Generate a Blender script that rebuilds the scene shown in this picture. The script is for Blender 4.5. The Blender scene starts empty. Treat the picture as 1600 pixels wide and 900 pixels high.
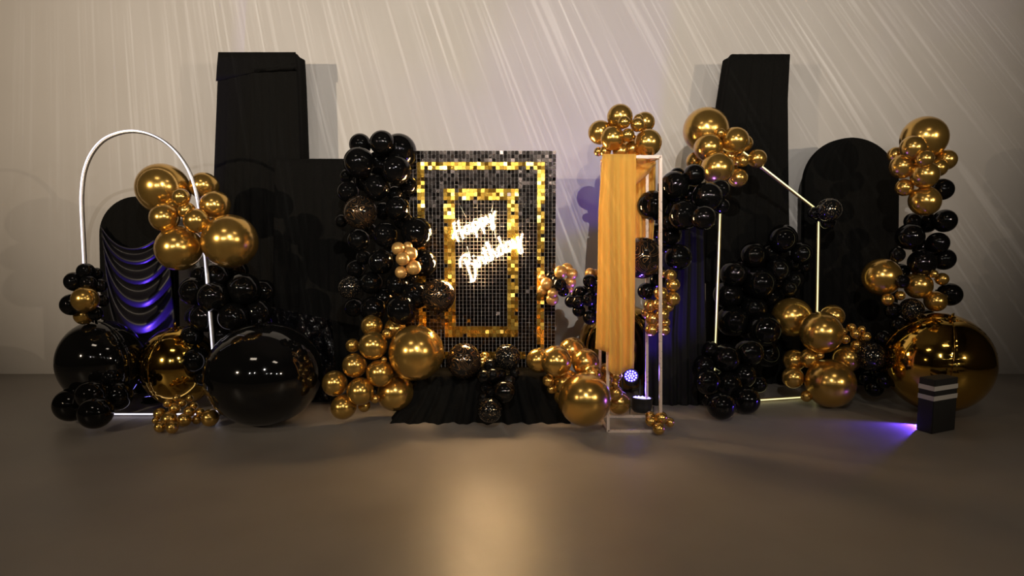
import bpy, bmesh, math, random
from mathutils import Vector, Matrix, noise

random.seed(11)
C = bpy.context.scene.collection
SC = bpy.context.scene
PI = math.pi

# ------------------------------------------------------------------ camera
FPX, CAM_H, HORIZON = 1055.0, 1.55, 344.0
PITCH = math.atan((450 - HORIZON) / FPX)
cam_d = bpy.data.cameras.new('camera')
cam_d.sensor_fit = 'HORIZONTAL'; cam_d.sensor_width = 36.0
cam_d.lens = FPX / 1600 * 36.0
cam_d.clip_end = 60
cam = bpy.data.objects.new('camera', cam_d); C.objects.link(cam)
cam.location = (0, 0, CAM_H); cam.rotation_euler = (PI / 2 - PITCH, 0, 0)
SC.camera = cam

# ------------------------------------------------------------------ world, lights, exposure
SC.view_settings.view_transform = 'Standard'
SC.view_settings.look = 'None'
SC.view_settings.exposure = 0.66
SC.view_settings.gamma = 1.0
SC.view_settings.use_curve_mapping = False
w = bpy.data.worlds.new('world'); SC.world = w; w.use_nodes = True
w.node_tree.nodes['Background'].inputs[0].default_value = (0.9, 0.75, 0.6, 1)
w.node_tree.nodes['Background'].inputs[1].default_value = 0.012


def spot(name, loc, target, energy, color, size_deg, blend, radius):
    d = bpy.data.lights.new(name, 'SPOT')
    d.energy = energy; d.color = color; d.spot_size = math.radians(size_deg)
    d.spot_blend = blend; d.shadow_soft_size = radius
    o = bpy.data.objects.new(name, d); C.objects.link(o)
    o.location = loc
    o.rotation_euler = (Vector(target) - Vector(loc)).to_track_quat('-Z', 'Y').to_euler()
    return o


WARM = (1.0, 0.94, 0.87)
AMBER = (1.0, 0.80, 0.58)
# the row of hall spotlights behind the photographer
for i, (x, y, z, tx, e, cl) in enumerate([(-5.6, -1.0, 3.0, -2.2, 900, AMBER), (-2.6, -1.2, 2.8, -1.0, 120, WARM), (-1.6, -1.2, 2.9, -0.6, 70, WARM),
                                          (0.9, -1.2, 2.8, 0.3, 110, WARM), (2.2, -1.2, 2.9, 0.3, 60, WARM), (4.0, -1.1, 2.8, 0.6, 110, WARM),
                                          (5.9, -1.0, 3.0, 0.6, 460, AMBER)]):
    spot('hall_spotlight', (x, y, z), (tx, 6.7, 3.5), e * 0.76, cl, 74, 1.0, 0.03)
# two dim ceiling panels of the hall
for x in (-2.4, 2.4):
    d_ = bpy.data.lights.new('ceiling_panel_light', 'AREA'); d_.shape = 'RECTANGLE'; d_.size = 1.2; d_.size_y = 0.6
    d_.energy = 14; d_.color = (1.0, 0.84, 0.66)
    o_ = bpy.data.objects.new('ceiling_panel_light', d_); C.objects.link(o_); o_.location = (x, 1.0, 5.6)

# stage projector whose cut glass throws fine slanting streaks of light over the wall
G_LOC = Vector((0.3, -0.6, 3.7))
gobo = spot('streak_projector', G_LOC, (0.3, 6.7, 3.7), 600, (1.0, 0.93, 0.86), 84, 0.85, 0.004)
gobo.rotation_euler = (PI / 2, 0, 0)
gd = gobo.data; gd.use_nodes = True
nt = gd.node_tree; N = nt.nodes; L = nt.links
em = [n for n in N if n.type == 'EMISSION'][0]


def mnode(op, a=None, b=None, c=None):
    n = N.new('ShaderNodeMath'); n.operation = op
    for i, v in enumerate((a, b, c)):
        if v is None: continue
        if isinstance(v, (int, float)): n.inputs[i].default_value = v
        else: L.new(v, n.inputs[i])
    return n.outputs[0]


GEO = N.new('ShaderNodeNewGeometry')
SEP = N.new('ShaderNodeSeparateXYZ')
tcn = N.new('ShaderNodeTexCoord'); L.new(tcn.outputs['Normal'], SEP.inputs[0])
dz = mnode('MAXIMUM', mnode('ABSOLUTE', SEP.outputs[2]), 0.05)
gu = mnode('DIVIDE', SEP.outputs[0], dz)
gv = mnode('DIVIDE', SEP.outputs[1], dz)
APEX = ((-3.85 - G_LOC.x) / (6.72 - G_LOC.y), (12.8 - G_LOC.z) / (6.72 - G_LOC.y))
du = mnode('SUBTRACT', gu, APEX[0]); dv = mnode('SUBTRACT', APEX[1], gv)
ang = mnode('ARCTAN2', du, dv)
rad = mnode('SQRT', mnode('ADD', mnode('MULTIPLY', du, du), mnode('MULTIPLY', dv, dv)))


def streaks(ka, kr, lo, hi, seed):
    cb = N.new('ShaderNodeCombineXYZ')
    L.new(mnode('MULTIPLY', ang, ka), cb.inputs[0]); L.new(mnode('MULTIPLY', rad, kr), cb.inputs[1])
    cb.inputs[2].default_value = seed
    t = N.new('ShaderNodeTexNoise'); t.inputs['Scale'].default_value = 1.0
    t.inputs['Detail'].default_value = 2.0
    L.new(cb.outputs[0], t.inputs['Vector'])
    m = N.new('ShaderNodeMapRange'); m.interpolation_type = 'SMOOTHSTEP'
    L.new(t.outputs[0], m.inputs[0])
    m.inputs[1].default_value = lo; m.inputs[2].default_value = hi
    m.inputs[3].default_value = 0.0; m.inputs[4].default_value = 1.0
    return m.outputs[0]


s1 = streaks(260, 2.6, 0.57, 0.69, 1.3)
s2 = streaks(480, 3.4, 0.57, 0.70, 7.7)
s3 = streaks(60, 2.0, 0.35, 0.75, 3.1)
tot = mnode('ADD', mnode('ADD', mnode('MULTIPLY', s1, 0.38), mnode('MULTIPLY', s2, 0.36)), mnode('MULTIPLY', s3, 0.10))
L.new(mnode('ADD', tot, 0.55), em.inputs['Strength'])

# ------------------------------------------------------------------ projection helpers


def P(px, py, Y):
    """world point seen at pixel (px, py) of the 1600x900 photograph at distance Y"""
    xc, yc = (px - 800) / FPX, (450 - py) / FPX
    ry = math.cos(PITCH) + yc * math.sin(PITCH)
    rz = -math.sin(PITCH) + yc * math.cos(PITCH)
    t = Y / ry
    return Vector((xc * t, Y, CAM_H + rz * t))


def S(py, Y):
    """metres per pixel at distance Y"""
    yc = (450 - py) / FPX
    return Y / (math.cos(PITCH) + yc * math.sin(PITCH)) / FPX


def G(px, py):
    xc, yc = (px - 800) / FPX, (450 - py) / FPX
    ry = math.cos(PITCH) + yc * math.sin(PITCH)
    rz = -math.sin(PITCH) + yc * math.cos(PITCH)
    t = -CAM_H / rz
    return Vector((xc * t, ry * t, 0))


# ------------------------------------------------------------------ materials
def mat(name, color=(0.5, 0.5, 0.5), rough=0.5, metal=0.0, spec=0.5, coat=0.0, coat_rough=0.05, sheen=0.0,
        emit=None, emit_s=0.0, trans=0.0):
    m = bpy.data.materials.new(name); m.use_nodes = True
    b = m.node_tree.nodes['Principled BSDF']
    b.inputs['Base Color'].default_value = (*color, 1)
    b.inputs['Roughness'].default_value = rough
    b.inputs['Metallic'].default_value = metal
    b.inputs['Specular IOR Level'].default_value = spec
    b.inputs['Coat Weight'].default_value = coat
    b.inputs['Coat Roughness'].default_value = coat_rough
    b.inputs['Sheen Weight'].default_value = sheen
    b.inputs['Transmission Weight'].default_value = trans
    if emit:
        b.inputs['Emission Color'].default_value = (*emit, 1)
        b.inputs['Emission Strength'].default_value = emit_s
    return m


def nodes_of(m):
    return m.node_tree, m.node_tree.nodes['Principled BSDF']


def tex(m, kind, coord='Object', **kw):
    t = m.node_tree; n = t.nodes.new(kind); c = t.nodes.new('ShaderNodeTexCoord')
    mp = t.nodes.new('ShaderNodeMapping'); mp.name = 'map'
    t.links.new(c.outputs[coord], mp.inputs[0]); t.links.new(mp.outputs[0], n.inputs['Vector'])
    for k, v in kw.items(): n.inputs[k].default_value = v
    return n, mp


def ramp(m, src, stops):
    t = m.node_tree; r = t.nodes.new('ShaderNodeValToRGB'); e = r.color_ramp.elements
    while len(e) < len(stops): e.new(0.5)
    for el, (p, c) in zip(e, stops):
        el.position = p; el.color = (*c, 1)
    t.links.new(src, r.inputs[0]); return r


def bump(m, src, strength, dist=0.01):
    t, b = nodes_of(m); bm_ = t.nodes.new('ShaderNodeBump')
    bm_.inputs['Strength'].default_value = strength; bm_.inputs['Distance'].default_value = dist
    t.links.new(src, bm_.inputs['Height']); t.links.new(bm_.outputs[0], b.inputs['Normal'])


M = {}
# wall paint with a faint mottling
m = M['wall'] = mat('wall_paint', (0.62, 0.59, 0.55), 0.75, spec=0.2)
n, mp = tex(m, 'ShaderNodeTexNoise', Scale=1.3, Detail=4.0)
r = ramp(m, n.outputs[0], [(0.3, (0.605, 0.575, 0.535)), (0.7, (0.64, 0.61, 0.57))])
m.node_tree.links.new(r.outputs[0], nodes_of(m)[1].inputs['Base Color'])
n2, mp2 = tex(m, 'ShaderNodeTexNoise', Scale=90.0, Detail=2.0)
bump(m, n2.outputs[0], 0.12, 0.004)
M['room'] = mat('dark_room_paint', (0.06, 0.053, 0.046), 0.8, spec=0.2)
# sealed concrete / vinyl floor
m = M['floor'] = mat('floor_vinyl', (0.2, 0.18, 0.16), 0.36, spec=0.42)
n, mp = tex(m, 'ShaderNodeTexNoise', Scale=2.1, Detail=6.0)
r = ramp(m, n.outputs[0], [(0.3, (0.25, 0.225, 0.20)), (0.72, (0.29, 0.265, 0.235))])
m.node_tree.links.new(r.outputs[0], nodes_of(m)[1].inputs['Base Color'])
r2 = ramp(m, n.outputs[0], [(0.25, (0.38, 0.38, 0.38)), (0.8, (0.46, 0.46, 0.46))])
m.node_tree.links.new(r2.outputs[0], nodes_of(m)[1].inputs['Roughness'])
n2, mp2 = tex(m, 'ShaderNodeTexNoise', Scale=220.0, Detail=2.0)
bump(m, n2.outputs[0], 0.05, 0.002)

# chrome latex
m = M['gold'] = mat('chrome_gold_latex', (0.66, 0.405, 0.10), 0.22, metal=0.9, coat=0.25, coat_rough=0.10)
n, mp = tex(m, 'ShaderNodeTexNoise', Scale=2.0, Detail=1.0)
r = ramp(m, n.outputs[0], [(0.3, (0.64, 0.39, 0.095)), (0.7, (0.68, 0.42, 0.107))])
m.node_tree.links.new(r.outputs[0], nodes_of(m)[1].inputs['Base Color'])
m = M['pearl'] = mat('pearl_gold_latex', (0.66, 0.38, 0.11), 0.34, metal=0.6, coat=0.3, coat_rough=0.15)
n, mp = tex(m, 'ShaderNodeTexNoise', Scale=10.0, Detail=3.0)
r = ramp(m, n.outputs[0], [(0.3, (0.62, 0.35, 0.10)), (0.7, (0.70, 0.41, 0.13))])
m.node_tree.links.new(r.outputs[0], nodes_of(m)[1].inputs['Base Color'])
m = M['black'] = mat('black_latex', (0.003, 0.003, 0.003), 0.04, spec=0.36)
n, mp = tex(m, 'ShaderNodeTexNoise', Scale=9.0, Detail=2.0)
r = ramp(m, n.outputs[0], [(0.3, (0.035, 0.035, 0.035)), (0.7, (0.055, 0.055, 0.055))])
m.node_tree.links.new(r.outputs[0], nodes_of(m)[1].inputs['Roughness'])
# black latex printed with fine gold dots
m = M['speckle'] = mat('black_latex_gold_dots', (0.006, 0.006, 0.006), 0.1)
n, mp = tex(m, 'ShaderNodeTexVoronoi', Scale=6.5, Randomness=0.85)
r = ramp(m, n.outputs['Distance'], [(0.20, (1, 1, 1)), (0.26, (0, 0, 0))])
t, b = nodes_of(m)
mx = t.nodes.new('ShaderNodeMix'); mx.data_type = 'RGBA'
t.links.new(r.outputs[0], mx.inputs[0])
mx.inputs[6].default_value = (0.006, 0.006, 0.006, 1); mx.inputs[7].default_value = (0.62, 0.47, 0.28, 1)
t.links.new(mx.outputs[2], b.inputs['Base Color'])
t.links.new(r.outputs[0], b.inputs['Metallic'])
r2 = ramp(m, r.outputs[0], [(0.0, (0.09,) * 3), (1.0, (0.35,) * 3)])
t.links.new(r2.outputs[0], b.inputs['Roughness'])
# black latex with marbled gold swirls
m = M['marble'] = mat('black_latex_gold_swirl', (0.006, 0.006, 0.006), 0.1)
n0, mp0 = tex(m, 'ShaderNodeTexNoise', Scale=0.8, Detail=0.6, Distortion=1.6)
t, b = nodes_of(m)
wv = t.nodes.new('ShaderNodeMath'); wv.operation = 'PINGPONG'; wv.inputs[1].default_value = 0.036
t.links.new(n0.outputs[0], wv.inputs[0])
r = ramp(m, wv.outputs[0], [(0.003, (1, 1, 1)), (0.008, (0, 0, 0))])
mx = t.nodes.new('ShaderNodeMix'); mx.data_type = 'RGBA'
t.links.new(r.outputs[0], mx.inputs[0])
mx.inputs[6].default_value = (0.008, 0.007, 0.006, 1); mx.inputs[7].default_value = (0.34, 0.19, 0.08, 1)
t.links.new(mx.outputs[2], b.inputs['Base Color'])
t.links.new(r.outputs[0], b.inputs['Metallic'])
r2 = ramp(m, r.outputs[0], [(0.0, (0.09,) * 3), (1.0, (0.30,) * 3)])
t.links.new(r2.outputs[0], b.inputs['Roughness'])
# foil
m = M['gold_foil'] = mat('gold_mirror_foil', (0.70, 0.44, 0.09), 0.09, metal=1.0)
n, mp = tex(m, 'ShaderNodeTexNoise', Scale=6.0, Detail=3.0)
bump(m, n.outputs[0], 0.10, 0.02)
m = M['black_foil'] = mat('black_mirror_foil', (0.004, 0.004, 0.004), 0.06, spec=0.6)
n, mp = tex(m, 'ShaderNodeTexNoise', Scale=5.0, Detail=2.0)
bump(m, n.outputs[0], 0.05, 0.02)
m = M['black_film'] = mat('black_plastic_film', (0.004, 0.004, 0.005), 0.12, spec=0.4)
n, mp = tex(m, 'ShaderNodeTexNoise', Scale=9.0, Detail=4.0)
bump(m, n.outputs[0], 0.3, 0.02)
# cloths
m = M['black_cloth'] = mat('black_cloth', (0.008, 0.0078, 0.0072), 0.95, spec=0.05)
n, mp = tex(m, 'ShaderNodeTexNoise', Scale=160.0, Detail=2.0)
r = ramp(m, n.outputs[0], [(0.3, (0.006, 0.006, 0.0055)), (0.7, (0.011, 0.0105, 0.0095))])
m.node_tree.links.new(r.outputs[0], nodes_of(m)[1].inputs['Base Color'])
bump(m, n.outputs[0], 0.15, 0.002)
m = M['pillar_cloth'] = mat('black_velour', (0.011, 0.0105, 0.0105), 0.8, spec=0.1, sheen=0.0)
n, mp = tex(m, 'ShaderNodeTexNoise', Scale=160.0, Detail=2.0)
bump(m, n.outputs[0], 0.15, 0.002)
m = M['satin'] = mat('black_satin', (0.012, 0.011, 0.014), 0.42, spec=0.35, sheen=0.0)
n, mp = tex(m, 'ShaderNodeTexNoise', Scale=200.0, Detail=2.0)
bump(m, n.outputs[0], 0.1, 0.001)
m = M['chiffon'] = mat('mustard_chiffon', (0.86, 0.52, 0.10), 0.8, spec=0.15, sheen=0.3)
n, mp = tex(m, 'ShaderNodeTexNoise', Scale=120.0, Detail=3.0)
mp.inputs['Scale'].default_value = (1, 1, 0.12)
r = ramp(m, n.outputs[0], [(0.3, (0.84, 0.51, 0.095)), (0.7, (0.90, 0.555, 0.115))])
t, b = nodes_of(m)
t.links.new(r.outputs[0], b.inputs['Base Color'])
bump(m, n.outputs[0], 0.25, 0.003)
tr = t.nodes.new('ShaderNodeBsdfTranslucent'); t.links.new(r.outputs[0], tr.inputs[0])
mxs = t.nodes.new('ShaderNodeMixShader'); mxs.inputs[0].default_value = 0.35
t.links.new(b.outputs[0], mxs.inputs[1]); t.links.new(tr.outputs[0], mxs.inputs[2])
t.links.new(mxs.outputs[0], t.nodes['Material Output'].inputs['Surface'])
# metals and plastics
M['rose_metal'] = mat('champagne_metal', (0.74, 0.60, 0.51), 0.30, metal=0.3)
M['white_tube'] = mat('brushed_pale_tube', (0.42, 0.40, 0.37), 0.35, metal=0.8)
M['brass_tube'] = mat('brass_tube', (0.45, 0.32, 0.14), 0.35, metal=0.8)
for k_, rg in (('rose_metal', (0.26, 0.36)), ('white_tube', (0.30, 0.42)), ('brass_tube', (0.30, 0.42))):
    m = M[k_]; n, mp = tex(m, 'ShaderNodeTexNoise', Scale=25.0, Detail=2.0)
    r = ramp(m, n.outputs[0], [(0.3, (rg[0],) * 3), (0.7, (rg[1],) * 3)])
    m.node_tree.links.new(r.outputs[0], nodes_of(m)[1].inputs['Roughness'])
M['led_cool'] = mat('led_strip_cool', (0.9, 0.9, 0.95), 0.4, emit=(0.88, 0.82, 1.0), emit_s=0.9)
M['led_yellow'] = mat('led_strip_yellow', (0.9, 0.9, 0.7), 0.4, emit=(1.0, 0.90, 0.42), emit_s=0.75)
M['neon'] = mat('neon_tube', (1, 0.95, 0.9), 0.3, emit=(1.0, 0.64, 0.31), emit_s=140.0)
M['acrylic'] = mat('frosted_acrylic', (0.95, 0.88, 0.78), 0.35, spec=0.5)
t, b = nodes_of(M['acrylic'])
tr = t.nodes.new('ShaderNodeBsdfTranslucent'); tr.inputs[0].default_value = (0.95, 0.88, 0.78, 1)
mxs = t.nodes.new('ShaderNodeMixShader'); mxs.inputs[0].default_value = 0.5
t.links.new(b.outputs[0], mxs.inputs[1]); t.links.new(tr.outputs[0], mxs.inputs[2])
tp_ = t.nodes.new('ShaderNodeBsdfTransparent'); mx2 = t.nodes.new('ShaderNodeMixShader'); mx2.inputs[0].default_value = 0.986
t.links.new(mxs.outputs[0], mx2.inputs[1]); t.links.new(tp_.outputs[0], mx2.inputs[2]); mxs = mx2
t.links.new(mxs.outputs[0], t.nodes['Material Output'].inputs['Surface'])
M['wire'] = mat('hanging_wire', (0.6, 0.6, 0.6), 0.3, metal=0.6)
M['panel_back'] = mat('pale_sequin_grid', (0.66, 0.60, 0.56), 0.5)
M['panel_frame'] = mat('panel_frame_black', (0.02, 0.02, 0.02), 0.5)


def sequin_mat(name, ca, cb, rough):
    m = mat(name, ca, rough, metal=1.0)
    t, b = nodes_of(m)
    at = t.nodes.new('ShaderNodeAttribute'); at.attribute_name = 'tone'
    r = ramp(m, at.outputs['Fac'], [(0.0, ca), (1.0, cb)])
    t.links.new(r.outputs[0], b.inputs['Base Color'])
    return m


M['seq_black'] = sequin_mat('black_sequin', (0.020, 0.016, 0.014), (0.042, 0.033, 0.028), 0.2)
M['seq_gold'] = sequin_mat('gold_sequin', (0.78, 0.42, 0.05), (0.95, 0.62, 0.12), 0.24)
M['par_body'] = mat('par_housing', (0.015, 0.015, 0.016), 0.4)
M['par_led'] = mat('par_led', (0.5, 0.5, 1.0), 0.3, emit=(0.28, 0.24, 1.0), emit_s=3.0)
M['par_face'] = mat('par_face', (0.03, 0.03, 0.06), 0.25, emit=(0.07, 0.03, 1.0), emit_s=0.55)
M['stripe'] = mat('white_stripe', (0.55, 0.53, 0.50), 0.6)
M['matte_black'] = mat('matte_black', (0.012, 0.012, 0.012), 0.7)


# ------------------------------------------------------------------ object helpers
def tag(o, label, cat, group=None, kind=None):
    if label: o['label'] = label
    if cat: o['category'] = cat
    if group: o['group'] = group
    if kind: o['kind'] = kind
    return o


def empty(name, loc, label, cat, group=None):
    o = bpy.data.objects.new(name, None); C.objects.link(o); o.location = loc
    o.empty_display_size = 0.1
    return tag(o, label, cat, group)


def link(name, me, material, parent=None, loc=None, smooth=True):
    if smooth:
        for p in me.polygons: p.use_smooth = True
    if material and not me.materials: me.materials.append(material)
    o = bpy.data.objects.new(name, me); C.objects.link(o)
    if parent is not None:
        o.parent = parent
        o.location = (-Vector(parent_world(parent))) if loc is None else loc
    elif loc is not None:
        o.location = loc
    return o


def parent_world(p):
    v = Vector(p.location)
    while p.parent is not None:
        p = p.parent; v += Vector(p.location)
    return v


def mesh(name, verts, faces):
    me = bpy.data.meshes.new(name); me.from_pydata([tuple(v) for v in verts], [], faces); me.update()
    return me


def bm_mesh(name, bm):
    bmesh.ops.recalc_face_normals(bm, faces=bm.faces[:])
    me = bpy.data.meshes.new(name); bm.to_mesh(me); bm.free(); return me


def tube(points, radius, seg=10, closed=False, flat=1.0, axis=Vector((0, 1, 0))):
    """a round (or flattened along `axis`) tube swept through points"""
    pts = [Vector(p) for p in points]; n = len(pts); V = []; F = []
    for i, p in enumerate(pts):
        a = pts[i - 1] if (i > 0 or closed) else pts[i]
        b = pts[(i + 1) % n] if (i < n - 1 or closed) else pts[i]
        tdir = (b - a).normalized()
        u = axis.cross(tdir)
        if u.length < 1e-4: u = Vector((0, 0, 1)).cross(tdir)
        u.normalize(); v = tdir.cross(u)
        for k in range(seg):
            th = 2 * PI * k / seg
            V.append(p + u * math.cos(th) * radius + v * math.sin(th) * radius * flat)
    rng = n if closed else n - 1
    for i in range(rng):
        for k in range(seg):
            a0 = i * seg + k; a1 = i * seg + (k + 1) % seg
            b0 = ((i + 1) % n) * seg + k; b1 = ((i + 1) % n) * seg + (k + 1) % seg
            F.append((a0, a1, b1, b0))
    if not closed:
        F.append(tuple(range(seg - 1, -1, -1))); F.append(tuple((n - 1) * seg + k for k in range(seg)))
    return V, F


def tube_obj(name, points, radius, material, parent=None, **kw):
    V, F = tube(points, radius, **kw)
    return link(name, mesh(name, V, F), material, parent)


def catmull(pts, k=8):
    pts = [Vector(p) for p in pts]; out = []
    for i in range(len(pts) - 1):
        p0 = pts[max(i - 1, 0)]; p1 = pts[i]; p2 = pts[i + 1]; p3 = pts[min(i + 2, len(pts) - 1)]
        for j in range(k):
            t = j / k
            out.append(0.5 * ((2 * p1) + (p2 - p0) * t + (2 * p0 - 5 * p1 + 4 * p2 - p3) * t * t + (3 * p1 - p0 - 3 * p2 + p3) * t ** 3))
    out.append(pts[-1]); return out


def box_bm(bm, c, sx, sy, sz, rot=None):
    mt = Matrix.Translation(c)
    if rot is not None: mt = mt @ rot
    mt = mt @ Matrix.Diagonal((sx, sy, sz, 1))
    return bmesh.ops.create_cube(bm, size=1.0, matrix=mt)['verts']


def box_obj(name, c, sx, sy, sz, material, parent=None, bevel=0.0, rot=None):
    bm = bmesh.new(); box_bm(bm, Vector(c), sx, sy, sz, rot)
    if bevel: bmesh.ops.bevel(bm, geom=bm.edges[:], offset=bevel, segments=2, affect='EDGES')
    return link(name, bm_mesh(name, bm), material, parent, smooth=False)


# ------------------------------------------------------------------ the room
WALL_Y = 6.72
def slab(name, c, sx, sy, sz, m_):
    o = box_obj(name, c, sx, sy, sz, m_); o['kind'] = 'structure'; return o


slab('floor', (0, 0, -0.05), 15, 13.6, 0.1, M['floor'])
slab('wall_back', (0, WALL_Y + 0.1, 2.85), 15, 0.2, 5.7, M['wall'])
slab('wall_left', (-7.4, 0, 2.85), 0.2, 13.4, 5.7, M['room'])
slab('wall_right', (7.4, 0, 2.85), 0.2, 13.4, 5.7, M['room'])
slab('wall_front', (0, -6.7, 2.85), 15, 0.2, 5.7, M['room'])
slab('ceiling', (0, 0, 5.75), 15, 13.6, 0.1, M['room'])

# ------------------------------------------------------------------ balloons
def balloon_mesh():
    prof = []
    for i in range(0, 19):                      # crown to lower flank
        th = PI * i / 18 * 0.93
        r_ = math.sin(th); z_ = math.cos(th)
        if z_ < 0: z_ *= 1.05; 
        prof.append((r_, z_))
    prof += [(0.13, -1.10), (0.075, -1.15), (0.06, -1.18), (0.10, -1.215), (0.10, -1.235), (0.02, -1.225)]
    seg = 28; V = [(0, 0, 1.0)]; F = []
    for r_, z_ in prof[1:]:
        for k in range(seg):
            a = 2 * PI * k / seg; V.append((r_ * math.cos(a), r_ * math.sin(a), z_))
    nr = len(prof) - 1
    for k in range(seg): F.append((0, 1 + k, 1 + (k + 1) % seg))
    for i in range(nr - 1):
        for k in range(seg):
            F.append((1 + i * seg + k, 1 + (i + 1) * seg + k, 1 + (i + 1) * seg + (k + 1) % seg, 1 + i * seg + (k + 1) % seg))
    F.append(tuple(1 + (nr - 1) * seg + k for k in range(seg)))
    me = mesh('balloon', V, F)
    for p in me.polygons: p.use_smooth = True
    return me


BAL = {}
for k_ in ('gold', 'pearl', 'black', 'speckle', 'marble'):
    me = balloon_mesh(); me.materials.append(M[k_]); BAL[k_] = me
PART_LABEL = {'speckle': 'black balloon printed with fine gold dots', 'marble': 'black balloon printed with gold marbled swirls'}


def garland(name, label, cat, D, items, group=None, squeeze=0.86, default='gold', ylim=None):
    """items: (px, py, r_px[, toward_camera_m[, kind]]).  Neighbours are pushed apart in depth so they touch like tied balloons."""
    its = []
    for it in items:
        px, py, r = it[:3]; dz_ = it[3] if len(it) > 3 else 0.0; kd = it[4] if len(it) > 4 else default
        its.append([px, py, r, D - dz_ - random.uniform(-0.015, 0.015), kd])
    for _ in range(40):
        moved = False
        for i in range(len(its)):
            for j in range(i):
                a, b = its[i], its[j]
                pa, pb = P(a[0], a[1], a[3]), P(b[0], b[1], b[3])
                ra, rb = a[2] * S(a[1], a[3]), b[2] * S(b[1], b[3])
                need = squeeze * (ra + rb)
                dx = math.hypot(pa.x - pb.x, pa.z - pb.z); dy = pa.y - pb.y
                if dx < need and math.hypot(dx, dy) < need - 1e-3:
                    want = math.sqrt(max(need * need - dx * dx, 0)); ex = (want - abs(dy)) * 0.5
                    s_ = 1 if dy >= 0 else -1
                    a[3] += s_ * ex * 0.6; b[3] -= s_ * ex * 0.6; moved = True
        for a in its:
            a[3] = min(max(a[3], D - 0.42), D + 0.34)
            if ylim: a[3] = min(a[3], ylim(a[0], a[1], a[2], a[2] * S(a[1], a[3])))
        if not moved: break
    out = []
    for a in its:
        for _ in range(80):
            c = P(a[0], a[1], a[3]); R = a[2] * S(a[1], a[3])
            if c.z - R < 0.004: a[3] -= 0.02
            else: break
        out.append((c, R, a[4]))
    cen = sum((o[0] for o in out), Vector()) / len(out)
    base = Vector((cen.x, cen.y, min(o[0].z - o[1] for o in out)))
    root = empty(name, base, label, cat, group)
    for c, R, kd in out:
        o = bpy.data.objects.new('balloon', BAL[kd]); C.objects.link(o)
        o.parent = root; o.location = c - base
        tail = (Vector((cen.x * 0.4 + c.x * 0.6, D + 0.35, cen.z * 0.4 + c.z * 0.6)) - c)
        if tail.length < 1e-3: tail = Vector((0, 1, 0))
        tail = tail.normalized() + Vector((random.uniform(-.5, .5), random.uniform(0, .3), random.uniform(-.5, .4)))
        o.rotation_mode = 'QUATERNION'
        o.rotation_quaternion = tail.to_track_quat('-Z', 'Y')
        st = random.uniform(0.99, 1.05)
        o.scale = (R * random.uniform(0.98, 1.01), R * random.uniform(0.98, 1.01), R * st)
        if kd in PART_LABEL: o['label'] = PART_LABEL[kd]
    return root


# ------------------------------------------------------------------ draped boards (closed cloth covers over stands)
def draped(name, label, cat, levels, D, depth, material, folds=9, amp=0.02, flare=0.0, cap=True, ny=90, phase=0.0, group=None,
           parent_extra=None):
    """levels: list of (py, px_left, px_right) from the top down; the last one is carried to the floor."""
    rows = []
    lv = list(levels)
    for (py, xl, xr) in lv:
        rows.append((P(xl, py, D), P(xr, py, D)))
    za, zb = rows[-2], rows[-1]
    k = (0.0 - zb[0].z) / (zb[0].z - za[0].z) if abs(zb[0].z - za[0].z) > 1e-6 else 0
    if zb[0].z > 0.01:
        rows.append((zb[0] + (zb[0] - za[0]) * k, zb[1] + (zb[1] - za[1]) * k))
    fine = []
    for i in range(len(rows) - 1):
        n_ = max(1, int((rows[i][0].z - rows[i + 1][0].z) / 0.09))
        for j in range(n_):
            t = j / n_
            fine.append((rows[i][0].lerp(rows[i + 1][0], t), rows[i][1].lerp(rows[i + 1][1], t)))
    fine.append(rows[-1])
    ztop = fine[0][0].z; V = []; F = []
    for a, b in fine:
        t = (ztop - max(a.z, 0)) / ztop
        n_front = int(ny * 0.55); n_side = (ny - n_front) // 4
        n_back = ny - n_front - 2 * n_side
        fl = flare * t * t
        loop = []
        for i in range(n_front):
            s = i / n_front
            w_ = amp * (0.25 + 0.75 * min(1, t * 2.5)) * (math.sin(2 * PI * folds * s + phase + 1.3 * math.sin(t * 2 + s * 5)) + 0.4 * math.sin(2 * PI * folds * 2.3 * s + phase * 2))
            loop.append(Vector((a.x + (b.x - a.x) * s + (s - 0.5) * 2 * fl, D - fl - w_ * math.sin(PI * min(1, max(0, s * 1.0))) ** 0.3 if 0 < s < 1 else D - fl, 0)))
        for i in range(n_side):
            s = i / n_side
            loop.append(Vector((b.x + fl + amp * 0.5 * math.sin(9 * s + t * 3) * (0 if i == 0 else 1), D - fl + (depth + fl) * s, 0)))
        for i in range(n_back):
            s = i / n_back
            loop.append(Vector((b.x + fl - (b.x - a.x + 2 * fl) * s, D + depth, 0)))
        for i in range(n_side):
            s = i / n_side
            loop.append(Vector((a.x - fl - amp * 0.5 * math.sin(9 * s + t * 2.4) * (0 if i == 0 else 1), D + depth - (depth + fl) * s, 0)))
        m_ = len(loop)
        for q in loop:
            jag = 0
            V.append((q.x, q.y, max(0.001, a.z + (b.z - a.z) * ((q.x - a.x) / (b.x - a.x) if b.x - a.x > 1e-4 else 0))))
    R_ = len(fine)
    for i in range(R_ - 1):
        for k_ in range(m_):
            F.append((i * m_ + k_, i * m_ + (k_ + 1) % m_, (i + 1) * m_ + (k_ + 1) % m_, (i + 1) * m_ + k_))
    if cap: F.append(tuple(range(m_ - 1, -1, -1)))
    me = mesh(name, V, F)
    mid = (fine[-1][0] + fine[-1][1]) * 0.5
    root = empty(name, (mid.x, D + depth / 2, 0), label, cat, group)
    link('cover', me, material, root)
    return root


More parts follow.
